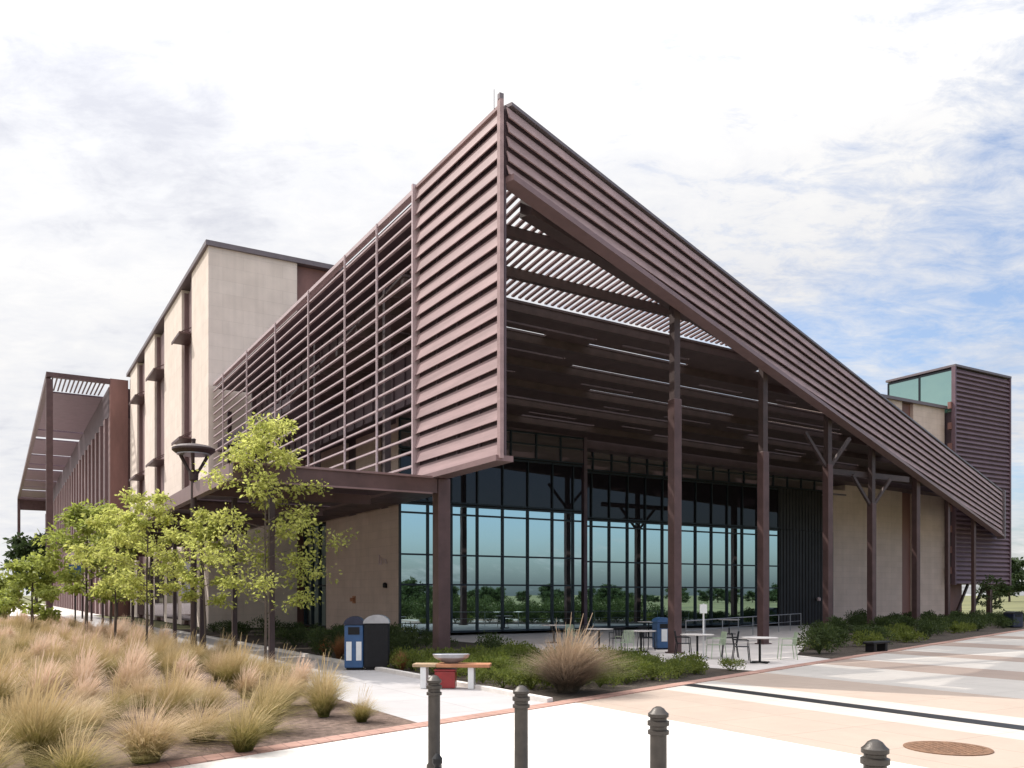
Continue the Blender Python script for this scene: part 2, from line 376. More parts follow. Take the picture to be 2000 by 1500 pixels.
sheet('front_bed', [(-2.35, strip_y(-2.35)), (5.9, strip_y(5.9)), (5.4, -.8), (3.5, 2.5), (6.2, 10), (5.3, 18.9), (5.3, 30), (0, 34), (-2.7, 34), (-2.6, 20)], .012, M['soil'])
sheet('side_bed', [(11.2, strip_y(11.2)), (60, strip_y(60)), (60, 19.5), (37.5, 19.8), (37.5, 17.5), (29.5, 14.8), (11.7, .8)], .012, M['soil'])
sheet('grass_bed', [(-5.55, strip_y(-5.55)), (-5.7, 20), (-5.9, 75), (-26, 75), (-34, 20), (-34, strip_y(-34))], .012, M['mulch'])
sheet('added_bounce_paving', [(-5.9, 75.1), (-2, 75.1), (-2, 200), (-60, 200), (-60, 75.1)], .006, M['kerb'])  # added, hidden pale sheet: neutral bounce light for the wing soffit
sheet('side_path', [gp(-60, 1216), gp(20, 1222), gp(62, 1250), gp(30, 1262), gp(-60, 1246)], .018, M['kerb'], world_pts=True)
b = MB()                                                   # brick edging between forecourt and beds
b.prism([(-60, strip_y(-60) - .36, 0), (70, strip_y(70) - .36, 0), (70, strip_y(70), 0), (-60, strip_y(-60), 0)],
        [(-60, strip_y(-60) - .36, .016), (70, strip_y(70) - .36, .016), (70, strip_y(70), .016), (-60, strip_y(-60), .016)])
o = b.build('brick_edging', M['brick'], loc=(ORG.x, ORG.y, 0), rz=TH); o['kind'] = 'structure'
b = MB(); b.prism([(-2.45, strip_y(-2.45) + .02, 0), (-2.29, strip_y(-2.29) + .02, 0), (-2.72, 34, 0), (-2.88, 34, 0)],
                  [(-2.45, strip_y(-2.45) + .02, .09), (-2.29, strip_y(-2.29) + .02, .09), (-2.72, 34, .09), (-2.88, 34, .09)])
o = b.build('kerb', M['kerb'], loc=(ORG.x, ORG.y, 0), rz=TH); o['kind'] = 'structure'
b = MB(); b.box(1.85, 2.27, -16.4, strip_y(2.2) - .4, .002, .008)
o = b.build('trench_drain', M['black'], loc=(ORG.x, ORG.y, 0), rz=TH)
tag(o, 'long black slotted trench drain crossing the pink paving', 'drain')
b = MB(); b.lathe([(.53, .002), (.53, .012), (.50, .016)], 40)
for k in range(-5, 6):
    for q in range(-5, 6):
        if math.hypot(k, q) * .085 < .44: b.box(k * .085 - .024, k * .085 + .024, q * .085 - .024, q * .085 + .024, .016, .0195)
mh = b.build('manhole_cover', M['rustcover'], loc=(5.67, 11.31, 0)); tag(mh, 'rusty brown round manhole cover set in the pink paving', 'manhole cover')

# ------------------------------------------------------------ the building
root = thing('college_building', 'large modern building with mauve louvered prow, slatted canopy, tan stone blocks and mirrored glass', 'building', (ORG.x, ORG.y, 0), TH)
ZT = 14.52; ZB = 5.58                                   # prow top and bottom
FL = 59.0; fd = Vector((.945, .327, 0)).normalized(); fn = Vector((fd.y, -fd.x, 0))   # long front edge: direction, outward normal
def ftop(s): return ZT + (10.0 - ZT) * s / FL
def fbot(s): return 12.72 + (6.65 - 12.72) * s / FL
def ceil(x, y): return 12.72 - .12 * y - .022 * x
Y1 = 5.2; YE = 34.1                                     # end of the solid louvers, end of the screen
NB = 20; PB = (ZT - ZB) / NB

# side screen: solid louvers
b = MB()
for i in range(NB):
    zt = ZT - i * PB; zb = zt - PB
    prof = [(-.075, zt - .085), (-.165, zb + .012), (-.165, zb), (-.13, zb), (-.045, zt - .085)]
    b.prism([(x, 0.1, z) for x, z in prof], [(x, Y1, z) for x, z in prof])
b.mi = 1; b.box(0.0, .06, .05, Y1, ZB, ZT)
for y in (1.3, 2.6, 3.9): b.box(-.06, -.002, y - .03, y + .03, ZB, ZT - .3)
b.mi = 0; b.box(-.15, -.003, .1, Y1, ZT - .08, ZT + .01)
screen = b.build('louver_screen', [M['mauve'], M['plum']], root)
b = MB()                                                # open blades behind the pale bars
for i in range(NB + 1):
    z = ZT - i * PB
    b.box(-.11, -.02, Y1 + .09, YE, z - .06, z)
b.box(-.12, .1, Y1 + .09, YE, ZT - .12, ZT + .02)
b.build('open_louver', M['pale_trim'], screen)
for y, w in ((8.37, .06), (11.5, .06), (15.84, .06), (20.74, .07), (26.0, .07), (31.4, .07)):
    MB().box(-.16, -.10, y - w / 2, y + w / 2, ZB, ZT).build('screen_bar', M['pale_trim'], screen)
MB().box(-.24, .1, Y1, Y1 + .09, ZB - .12, ZT + .05).build('screen_post', M['pale_trim'], screen)
MB().box(-.19, -.08, -.06, .09, ZB - .1, ZT + .1).build('corner_post', M['mauve'], screen)
b = MB(); b.box(-.2, -.08, -.06, .06, ZT + .1, ZT + .24); b.tube([(-.16, .3, ZT), (-.16, .3, ZT + .5)], .01, 6)
b.build('lightning_rod', M['cap'], screen)
b = MB(); b.box(-.26, .25, .02, YE, ZB - .16, ZB - .01); b.build('bottom_rail', M['slat'], screen)
for y in (8.37, 15.84, 20.74, 26.0, 31.4):                # steel posts behind the open blades
    MB().box(.12, .34, y - .1, y + .1, 5.6, 12.4).build('frame_post', M['dark_steel'], screen)

# long front fascia
def fpt(s, off, z): p = fd * s + fn * off; return (p.x, p.y, z)
b = MB(); FP = .37
for k in range(18):
    z0 = k * FP
    # where this blade starts to fit above the lower edge
    ss = 0.0
    while ss < FL and ftop(ss) - z0 - .15 < fbot(ss): ss += .25
    if ss >= FL: break
    e = FL - .1
    def ring(s):
        zt = ftop(s) - z0; zb = max(zt - FP, fbot(s))
        zu = max(zt - .075, zb + .02); return [fpt(s, .06, zu), fpt(s, .15, zb + .011), fpt(s, .15, zb), fpt(s, .11, zb), fpt(s, .03, zu)]
    # split so the partial blade grows to full depth
    sm = ss
    while sm < e and ftop(sm) - z0 - FP < fbot(sm): sm += .25
    sm = min(sm, e)
    if sm > ss + .1: b.prism(ring(ss), ring(sm))
    if e > sm + .1: b.prism(ring(sm), ring(e))
fascia = b.build('fascia', M['mauve'], root)
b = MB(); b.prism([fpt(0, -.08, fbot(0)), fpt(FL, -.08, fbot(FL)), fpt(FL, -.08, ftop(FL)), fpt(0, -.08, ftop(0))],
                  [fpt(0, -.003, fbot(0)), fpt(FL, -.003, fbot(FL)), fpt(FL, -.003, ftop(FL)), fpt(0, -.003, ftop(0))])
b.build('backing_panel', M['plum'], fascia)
b = MB()
b.prism([fpt(.05, -.22, fbot(0) - .16), fpt(.05, .24, fbot(0) - .16), fpt(.05, .24, fbot(0) - .003), fpt(.05, -.22, fbot(0) - .003)],
        [fpt(FL, -.22, fbot(FL) - .16), fpt(FL, .24, fbot(FL) - .16), fpt(FL, .24, fbot(FL) - .003), fpt(FL, -.22, fbot(FL) - .003)])
b.build('bottom_rail', M['slat'], fascia)
b = MB()
b.prism([fpt(.12, -.3, ftop(0) + .003), fpt(.12, .12, ftop(0) + .003), fpt(.12, .12, ftop(0) + .09), fpt(.12, -.3, ftop(0) + .09)],
        [fpt(FL, -.3, ftop(FL) + .003), fpt(FL, .12, ftop(FL) + .003), fpt(FL, .12, ftop(FL) + .09), fpt(FL, -.3, ftop(FL) + .09)])
b.build('coping', M['cap'], fascia)
p = fd * FL
b = MB(); b.prism([fpt(FL, -.3, fbot(FL) - .3), fpt(FL, .26, fbot(FL) - .3), fpt(FL + .3, .26, fbot(FL) - .3), fpt(FL + .3, -.3, fbot(FL) - .3)],
                  [fpt(FL, -.3, ftop(FL) + .12), fpt(FL, .26, ftop(FL) + .12), fpt(FL + .3, .26, ftop(FL) + .12), fpt(FL + .3, -.3, ftop(FL) + .12)])
b.build('end_post', M['cap'], fascia)

# slatted canopy roof: slats on top of beams
YS = 6.75
YB = [.45 + 2.1 * k for k in range(9)]
SD = Vector((0, 1, 0))                                  # slats run square to the beams
b = MB()
def xf(y): return y / .346                              # front edge at this y
k = -14.0
while k < 56:
    # slat centre line: point (k,0) + t*SD, kept inside the roof outline 0<x, y<19.4, y > .346x+.7
    ts = [t * .25 for t in range(0, 90)]
    ok = [t for t in ts if (k + SD.x * t) > .12 and SD.y * t < YS and SD.y * t > .346 * (k + SD.x * t) + .55 and SD.y * t > .3]
    if len(ok) > 2:
        t0, t1 = ok[0], ok[-1]; a = (k + SD.x * t0, SD.y * t0); c = (k + SD.x * t1, SD.y * t1)
        b.beam((a[0], a[1], ceil(*a) + .42), (c[0], c[1], ceil(*c) + .42), .11, .06)
    k += .27
roof = b.build('slatted_roof', M['slat'], root)
for y in YB:
    x1 = min(xf(y) - .7, 52)
    if x1 < .5: x1 = max(x1, .35)
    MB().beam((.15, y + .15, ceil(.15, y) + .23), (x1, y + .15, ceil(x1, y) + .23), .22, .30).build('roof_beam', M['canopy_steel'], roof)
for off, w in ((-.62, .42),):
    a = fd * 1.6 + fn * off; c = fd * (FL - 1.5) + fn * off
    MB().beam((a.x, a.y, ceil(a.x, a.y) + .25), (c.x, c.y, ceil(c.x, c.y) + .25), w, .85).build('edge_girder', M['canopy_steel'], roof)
# boarded deck behind the open slats, with narrow slots left between its boards
b = MB(); rs = random.Random(5)
def deck(y0, y1, xa=.1, xb=None):
    xm = min((y0 - .75) / .346, 53)
    xb = xm if xb is None else min(xb, xm)
    if xb - xa < .05: return
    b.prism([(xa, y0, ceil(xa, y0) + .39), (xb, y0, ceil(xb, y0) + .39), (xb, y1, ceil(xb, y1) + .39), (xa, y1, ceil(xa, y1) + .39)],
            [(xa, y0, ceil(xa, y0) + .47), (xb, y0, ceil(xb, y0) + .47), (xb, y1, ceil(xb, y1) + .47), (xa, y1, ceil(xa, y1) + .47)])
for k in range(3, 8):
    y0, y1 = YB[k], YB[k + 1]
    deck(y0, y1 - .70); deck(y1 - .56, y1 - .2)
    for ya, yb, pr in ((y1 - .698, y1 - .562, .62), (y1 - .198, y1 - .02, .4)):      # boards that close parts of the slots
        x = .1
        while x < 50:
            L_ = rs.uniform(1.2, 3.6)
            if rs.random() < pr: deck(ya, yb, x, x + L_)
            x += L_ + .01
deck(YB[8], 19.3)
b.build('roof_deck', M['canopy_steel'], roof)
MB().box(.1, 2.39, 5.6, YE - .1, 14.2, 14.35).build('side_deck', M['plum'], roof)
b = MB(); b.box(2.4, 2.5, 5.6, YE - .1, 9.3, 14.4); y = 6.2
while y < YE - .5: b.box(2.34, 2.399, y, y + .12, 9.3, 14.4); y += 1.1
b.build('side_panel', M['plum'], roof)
MB().prism([(.15, 19.35, 10.3), (54, 19.35, 9.3), (54, YE, 9.3), (.15, YE, 10.5)],
           [(.15, 19.35, 10.9), (54, 19.35, 9.9), (54, YE, 9.9), (.15, YE, 11.1)]).build('solid_roof', M['plum'], root)
MB().box(5.6, 41, 22, YE, 11.2, 12.6).build('roof_plant_deck', M['cap'], root)

# columns
def column(x, y, z1, w=.34, head=None):
    # head: height of the beam the column carries; a thinner dark post goes on up to the roof
    b = MB(); zc_ = z1 if head is None else head - (1.5 if head < 10 else 2.6)
    b.box(x - w / 2, x + w / 2, y - w / 2, y + w / 2, 0, zc_); b.box(x - w * .72, x + w * .72, y - w * .72, y + w * .72, .01, .05)
    c = b.build('column', M['steel'], root, bevel=.02)
    if head:
        MB().box(x - .13, x + .13, y - .13, y + .13, zc_ + .002, z1).build('upper_post', M['canopy_steel'], c)
        for d in (-1, 1) if head < 10 else ():
            MB().beam((x + d * .14, y, zc_ - .1), (x + d * 1.55, y, head - .12), .13, .15).build('brace', M['canopy_steel'], c)
        if head < 9.5: MB().beam((x - 3.4, y + .25, head), (x + 3.4, y + .25, head), .2, .3).build('head_beam', M['canopy_steel'], c)
    return c
for k in range(8):
    x, y = 8.83 + 6.757 * k, 3.59 + 2.338 * k
    if k == 3: x -= .45
    if k == 7: column(55.9, 20.3, 8.0, .34)
    elif k > 3: column(x, y, ceil(x, y) - .2, .34 if k < 5 else .24)
    else: column(x, y, ceil(x, y) + .1, .34, (11.3, 10.4, 9.6, 8.35)[k])
column(0.12, 3.94, ZB - .17, .40)

# ---- glass front
def bays(xs, y, z0, z1, hz, glassm, mw=.08):
    for a, c in zip(xs[:-1], xs[1:]):
        w = MB().box(a + mw / 2, c - mw / 2, y + .045, y + .075, z0, z1).build('window', glassm, root)
        b = MB(); b.box(a - mw / 2, a + mw / 2, y - .06, y + .09, z0, z1)
        for z in hz: b.box(a + mw / 2, c - mw / 2, y - .04, y + .044, z - .04, z + .04)
        b.build('window_frame', M['mull'], w)
xs1 = [5.32, 6.78, 8.05, 9.5, 10.96, 12.46, 13.98, 15.3, 15.9]
xs2 = [16.25, 17.45, 18.7, 20.0, 21.3, 22.6, 23.9, 25.2, 26.5, 27.8, 29.1, 30.4, 31.4, 32.3]
bays(xs1, 19.0, .15, 6.42, (.2, 2.5, 3.95, 5.95, 6.38), M['glass'])
bays(xs2, 20.3, .15, 6.22, (.2, 2.45, 3.86, 5.84, 6.18), M['glass'])
bays([5.32 + 1.53 * i for i in range(8)], 19.0, 9.0, 10.42, (9.04, 9.8, 10.38), M['glass_dark'])
bays([16.25 + 1.3 * i for i in range(17)], 20.3, 8.95, 10.1, (8.99, 9.6, 10.06), M['glass_dark'])
def ribbed(x0, x1, y, z0, z1, name, m, parent, pitch=.3, d=.05):
    b = MB(); b.box(x0, x1, y, y + .25, z0, z1); x = x0 + pitch / 2
    while x < x1 - .05:
        b.prism([(x - .05, y + .001, z0), (x - .03, y - d, z0), (x + .03, y - d, z0), (x + .05, y + .001, z0)],
                [(x - .05, y + .001, z1), (x - .03, y - d, z1), (x + .03, y - d, z1), (x + .05, y + .001, z1)])
        x += pitch
    return b.build(name, m, parent)
bays(xs1, 19.0, 6.47, 8.95, (6.52, 8.9), M['spandrel'], .06)
bays(xs2, 20.3, 6.27, 8.9, (6.32, 8.85), M['spandrel'], .06)
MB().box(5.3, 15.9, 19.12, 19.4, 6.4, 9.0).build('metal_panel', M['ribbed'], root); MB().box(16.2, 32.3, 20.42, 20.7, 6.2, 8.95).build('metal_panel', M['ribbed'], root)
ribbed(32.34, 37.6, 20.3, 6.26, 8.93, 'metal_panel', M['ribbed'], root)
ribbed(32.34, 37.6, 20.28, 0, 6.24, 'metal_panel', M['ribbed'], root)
MB().box(15.98, 16.19, 18.94, 20.4, 0, 10.9).build('jamb_post', M['plum'], root)
MB().box(5.3, 15.97, 19.0, 19.25, 10.45, 12).build('metal_panel', M['plum'], root)
MB().box(16.2, 37.6, 20.3, 20.55, 10.12, 12).build('metal_panel', M['plum'], root)
# dark rooms behind the glass
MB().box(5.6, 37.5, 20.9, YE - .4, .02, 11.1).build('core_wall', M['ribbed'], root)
# ---- stone side wall under the screen, with a tall window beside it
MB().box(5.28, 5.56, 19.1, 29.6, 0, 6.25).build('stone_wall', M['stone'], root)
wn = MB().box(5.4, 5.44, 29.64, 33.9, .1, 6.2).build('window', M['glass'], root)
b = MB()
for y in (29.64, 31.0, 32.4, 33.85): b.box(5.3, 5.39, y, y + .08, .1, 6.2)
for z in (.12, 2.5, 4.2, 6.12): b.box(5.3, 5.385, 29.73, 33.84, z, z + .08)
b.build('window_frame', M['mull'], wn)
# upper side wall behind the screen: stone piers between dark panels
b = MB()
b.box(5.45, 5.56, 19.3, YE - .1, 6.27, 11.3)
b.build('metal_panel', M['plum'], root)
for y0, y1 in ((19.12, 20.4), (21.6, 24.75), (26.3, 30.5), (32, 33.5)):
    MB().box(5.27, 5.44, y0, y1, 6.28, 10.6).build('stone_pier', M['stone'], root)
# plum soffit beam over the piers
MB().box(5.2, 5.44, 19.05, YE - .1, 10.62, 11.3).build('soffit_beam', M['plum'], root)
# entrance soffit between screen and wall
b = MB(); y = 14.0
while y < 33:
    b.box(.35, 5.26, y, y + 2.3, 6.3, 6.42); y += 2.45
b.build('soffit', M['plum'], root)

# ---- low side canopy over the path
b = MB(); y = 4.3
while y < 66:
    b.box(-5.7, -.35 if y < 33.5 else -.5, y, y + 3.75, 5.32, 5.40); y += 4.1
canopy = b.build('entrance_canopy', M['plum'], root)
MB().box(-5.95, -.12, 3.72, 4.16, 4.97, 5.40).build('canopy_beam', M['steel'], canopy)
b = MB(); b.box(-5.95, -.3, 3.66, 3.72, 4.93, 4.98); b.box(-5.95, -.3, 3.66, 3.72, 5.39, 5.45); b.build('beam_flange', M['slat'], canopy)
MB().box(-5.95, -5.72, 4.16, 68, 5.0, 5.45).build('canopy_edge', M['slat'], canopy)
for y in (8.1, 13.0, 18.4, 24.5, 31, 38, 46, 54, 62):
    MB().box(-5.7, -.5, y - .1, y + .1, 5.0, 5.31).build('canopy_beam', M['steel'], canopy)
for y in (3.94, 8.1, 13.0, 18.4, 24.5, 31, 38, 46, 54, 62):
    MB().box(-4.96, -4.82, y - .07, y + .07, 0, 4.96).build('canopy_post', M['dark_steel'], canopy)

# ---- tall stone block on the left
ZK = 22.7; YK = 34.3; YW = 70.4
tan = [(34.3, 39.4), (42.9, 49.9), (54.5, 59.8), (64.3, 68.8)]
b = MB()
b.box(-.33, 5.0, YK, YK + .6, 0, ZK)
b.box(.3, 20, YK + .7, YW, 0, ZK - .25)
block = b.build('stone_block', M['stone_pale'], root)
for y0, y1 in tan:
    MB().box(-.33, .29, max(y0, YK + .61), y1, 0, ZK - .02).build('stone_pier', M['stone_pale'], block)
prev = 39.4
for (y0, y1) in ((39.4, 42.9), (49.9, 54.5), (59.8, 64.3), (68.8, 70.3)):
    b = MB(); b.box(.05, .28, y0 + .01, y1 - .01, 0, ZK - .3); b.box(-.2, .04, y0 + .8, y0 + 1.0, 0, ZK - .3); b.box(-.2, .04, y1 - .3, y1 - .1, 0, ZK - .3)
    b.build('recess_panel', M['slat'], block)
    if y1 < 70:
        for z in (12.1, 18.85):
            b = MB(); b.box(-1.05, .04, y0 + .25, y1 - .35, z, z + .08)
            for yy in (y0 + .4, (y0 + y1) / 2, y1 - .5): b.beam((-.95, yy, z + .08), (-.02, yy, z + .6), .06, .06)
            b.box(-1.05, -.99, y0 + .25, y1 - .35, z - .1, z)
            b.build('sunshade', M['steel'], block)
for (y0, y1) in ((39.6, 42.7), (44.2, 48.5), (50.1, 54.2), (55.4, 59), (60, 64)):
    MB().box(-.37, -.34, y0, y1, .3, 4.2).build('window', M['glass_dark'], block)
MB().box(5.02, 12, YK + .35, YK + .69, 0, ZK - .02).build('rust_panel', M['rust'], block)
b = MB(); b.box(-.5, 14, YK - .15, YK + .9, ZK, ZK + .3); b.box(-.5, 20, YK + .91, YW, ZK, ZK + .28)
b.build('coping', M['cap'], block)

# ---- rear wing with its own tall canopy
XW = -1.9; XC = -7.2; ZW = 18.9; ZC = 22.3; YF = 188
b = MB(); b.box(XW, .2, YW + .6, YF, 0, ZW); y = YW + 2
while y < YF:
    b.box(XW - .25, XW - .001, y, y + 1.4, 0, ZW); y += 4.2
b.mi = 1; b.box(XW - .05, .2, YW + .6, YF, ZW + .01, ZC - .6); b.mi = 0  # plum strip: shade under the canopy put into the wall-top colour
wing = b.build('rear_wing', [M['slat'], M['plum']], root)
MB().box(XW, -.34, YW - .1, YW + .59, 0, ZC + .05).build('rust_panel', M['rust'], wing)
b = MB(); b.box(XC, XW - .01, YW - .1, YW + .4, ZC - .42, ZC); b.box(XC, XC + .4, YW + .51, YF, ZC - .6, ZC); b.box(XC, XW, YF, YF + .5, ZC - 2.6, ZC)
b.build('canopy_frame', M['steel'], wing)
b = MB(); x = XC + .5
while x < XW - .35:
    b.box(x, x + .13, YW + .41, YW + 6.4, ZC - .34, ZC - .28); x += .36
b.build('canopy_slat', M['steel'], wing)
b = MB(); y = YW + 6.4; i = 0
while y < YF - 2:
    y1 = min(y + (9, 5, 13)[i % 3] * (1 if i else 2.4), YF)
    b.box(XC + .42, XW + .2, y, y1, ZC - .55, ZC - .4); y = y1 + (.9, 2.2, 1.4)[i % 3]; i += 1
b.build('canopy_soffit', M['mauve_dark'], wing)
for y in (YW + .2, YF):
    MB().box(XC, XC + .55, y - .25, y + .3, 0, ZC - .62).build('canopy_post', M['steel'], wing)

# ---- stone wall and tower on the right
ZR = 16.05
b = MB(); b.box(37.62, 45.45, 20.6, 33, 0, 9.2); b.box(39.2, 45.45, 20.6, 33, 9.2, ZR); b.box(46.75, 50.55, 20.6, 33, 0, ZR)
sw = b.build('stone_wing', M['stone'], root)
MB().box(45.46, 46.74, 20.85, 33, 0, ZR - .02).build('rust_panel', M['rust'], sw)
b = MB(); b.box(39.1, 50.58, 20.4, 33.1, ZR, ZR + .22); b.build('coping', M['cap'], sw)
XT0, XT1, YT0, YT1, ZT0, ZT1 = 50.7, 57.9, 19.95, 25.6, 2.85, 19.15
tower = MB().box(XT0 + .1, XT1, YT0 + .1, YT1, ZT0, ZT1 - .05).build('tower', M['plum'], root)
b = MB(); z = ZT0
while z < ZT1 - .25:
    prof = [(YT0, z + .30), (YT0 - .16, z + .05), (YT0 - .16, z), (YT0, z)]
    b.prism([(XT0 - .05, y, zz) for y, zz in prof], [(XT1 + .05, y, zz) for y, zz in prof]); z += .345
b.box(XT0 - .05, XT1 + .05, YT0 + .001, YT0 + .09, ZT0, ZT1 - .1)
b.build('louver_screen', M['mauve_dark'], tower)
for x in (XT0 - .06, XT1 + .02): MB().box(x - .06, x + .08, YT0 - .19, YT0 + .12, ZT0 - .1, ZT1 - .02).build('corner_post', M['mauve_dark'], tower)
b = MB(); b.box(XT0 - .1, XT1 + .12, YT0 - .2, YT1 + .1, ZT1, ZT1 + .16); b.build('coping', M['cap'], tower)
for y0, y1 in ((20.1, 22.8), (22.9, 25.55)):
    w = MB().box(XT0 + .04, XT0 + .09, y0, y1, 15.8, ZT1 - .1).build('window', M['glass_teal'], tower)
    b = MB(); b.box(XT0 - .02, XT0 + .035, y1 - .06, y1 + .04, 15.8, ZT1 - .1); b.box(XT0 - .02, XT0 + .03, y0, y1 - .07, ZT1 - .22, ZT1 - .1); b.build('window_frame', M['mull'], w)
MB().box(51.2, 53.4, 21, 25, 0, ZT0).build('tower_base', M['rust'], tower)
for k in range(9):                                       # bracket ends of the louver frame showing beside the stone
    z = 3.6 + k * 1.55
    MB().box(XT0 - .32, XT0 - .06, YT0 + .05, YT0 + .3, z, z + .5).build('frame_bracket', M['rust'], tower)
b = MB(); b.beam((51.4, 20.4, .1), (53.2, 20.4, 2.8), .16, .16); b.beam((53.4, 20.5, .1), (55.6, 20.5, 2.8), .16, .16); b.build('tower_brace', M['dark_steel'], tower)

# ------------------------------------------------------------ things on the walls
def wall_mark(label, x, y, z, name='wall_sign'):
    b = MB()
    b.box(0, .03, -.55, -.47, -.25, .25); b.box(0, .03, -.46, -.28, -.25, -.17); b.box(0, .03, -.27, -.19, -.25, .10)
    b.box(0, .03, .02, .08, -.2, .05); b.box(0, .03, .09, .22, -.03, .03); b.box(0, .03, .32, .38, -.22, .0); b.box(0, .03, .39, .5, -.22, -.15)
    o = b.build(name, M['pale_trim'], loc=LW(x, y, z), rz=TH + math.pi)
    return tag(o, label, 'wall sign')
wall_mark('small raised pale metal lettering on the tan stone wall beside the entrance glass', 5.26, 20.9, 3.75)
b = MB(); b.lathe([(.09, 0), (.11, .06), (.11, .2), (.05, .26)], 14)
o = b.build('wall_light', M['black'], loc=LW(5.19, 20.55, 2.35)); tag(o, 'small dark round fitting on the stone wall below the raised lettering', 'wall light')
for lab, px in (('small dark round fitting on the stone wall right of the fourth canopy column', 41.9), ('pale round fitting low on the charcoal ribbed wall at the end of the glass', 35.9)):
    b = MB(); b.lathe([(.1, 0), (.13, .06), (.13, .2), (.06, .26)], 14)
    o = b.build('wall_light', M['black'] if px > 40 else M['pale_trim'], loc=LW(px, 20.44 if px > 40 else 20.08, 2.8 if px > 40 else 1.6)); tag(o, lab, 'wall light')
b = MB(); b.box(-.2, .2, 0, .04, -.2, .2); b.lathe([(.13, -.1), (.13, .1)], 12, (0, -.08))
o = b.build('alarm_box', M['wood'], loc=LW(5.24, 25.0, 1.75), rz=TH - math.pi / 2); tag(o, 'small orange box low on the tan stone wall above the bins', 'alarm box')
# hanging lamp under the canopy by the fourth column
b = MB(); b.tube([(0, 0, 0), (0, 0, 1.5)], .025, 6); b.lathe([(.28, -.06), (.2, 0), (.06, .08)], 14); b.box(.1, 1.5, -.04, .04, -.02, .05)
pxl = LW(26.6, 11.8, 7.35)
o = b.build('hanging_lamp', M['dark_steel'], loc=pxl, rz=TH); tag(o, 'dark hanging lamp with side arm below the slatted canopy', 'lamp')

# ------------------------------------------------------------ street lamp
def street_lamp(loc, label):
    t = thing('street_lamp', label, 'street lamp', loc)
    b = MB(); b.lathe([(.16, 0), (.16, .35), (.095, .45), (.085, 5.2), (.085, 5.7)], 14); b.build('pole', M['dark_steel'], t, smooth=False)
    b = MB(); b.lathe([(.085, 5.5), (.13, 5.55), (.15, 5.8), (.09, 5.86)], 16); b.build('collar', M['dark_steel'], t)
    b = MB(); b.lathe([(.52, 6.36), (.64, 6.46), (.64, 6.52), (.5, 6.6), (.2, 6.66)], 28); c = b.build('lamp_cap', M['dark_steel'], t)
    b = MB(); b.lathe([(.5, 6.33), (.5, 6.358)], 28); b.build('diffuser', M['grey'], c)
    b = MB(); b.lathe([(.05, 6.67), (.07, 6.82), (.04, 6.84)], 10); b.build('finial', M['dark_steel'], t)
    for k in range(3):
        a = k * 2 * math.pi / 3 + 2.9
        b = MB(); b.tube([(.1 * math.cos(a), .1 * math.sin(a), 5.75), (.26 * math.cos(a), .26 * math.sin(a), 6.0), (.46 * math.cos(a), .46 * math.sin(a), 6.34)], [.05, .05, .06], 8)
        b.build('strut', M['dark_steel'], t)
    return t
street_lamp((-9.87, 26.94, 0.012), 'dark street lamp with flat round cap on three flared struts, beside the grass bed')

# ------------------------------------------------------------ bollards
b = MB(); b.lathe([(.075, 0), (.085, .02), (.085, .06), (.068, .09), (.066, .84), (.068, .86), (.085, .87), (.085, .90), (.068, .91), (.068, .935), (.086, .945), (.086, .975), (.066, .985),
                   (.066, 1.0), (.082, 1.01), (.082, 1.035), (.06, 1.05), (.045, 1.075), (.02, 1.09)], 28)
bl = None
pos = [(-.885, 9.88, 'dark ringed bollard standing in front of the wooden bench, farthest of the row'),
       (.093, 8.77, 'dark ringed bollard standing before the big dry grass clump'),
       (1.196, 7.1, 'bronze toned ringed bollard in the middle of the white concrete'),
       (2.29, 5.48, 'nearest ringed bollard with only its domed cap in view, by the manhole cover')]
shaft = MB(); shaft.lathe([(.078, 0), (.088, .02), (.088, .06), (.07, .09), (.068, .855)], 28)
capm = MB(); capm.lathe([(.068, .856), (.087, .862), (.087, .892), (.07, .9), (.07, .925), (.089, .935), (.089, .968), (.068, .976), (.068, .995), (.084, 1.004), (.084, 1.03), (.066, 1.045), (.045, 1.072), (.02, 1.086)], 28)
for i, (x, y, lab) in enumerate(pos):
    if i == 0:
        bl = thing('bollard', lab, 'bollard', (x, y, .002), 0, 'bollards across the forecourt')
        shaft.build('shaft', M['bollard'], bl, smooth=False); capm.build('ringed_cap', M['bollard'], bl)
        for c in bl.children:
            c.data.polygons.foreach_set('use_smooth', [len(p.vertices) == 4 for p in c.data.polygons])
            m = c.modifiers.new('edge', 'EDGE_SPLIT'); m.split_angle = R(35)
    else: dup(bl, (x, y, .002), i, 1, lab)
b = MB(); b.lathe([(.045, 0), (.05, .1), (.03, .16), (.055, .2), (.055, .25), (.02, .3)], 14)
o = b.build('padlock_post', M['black'], loc=(-.80, 9.3, .002)); tag(o, 'short black stub post at the foot of the farthest bollard', 'post')

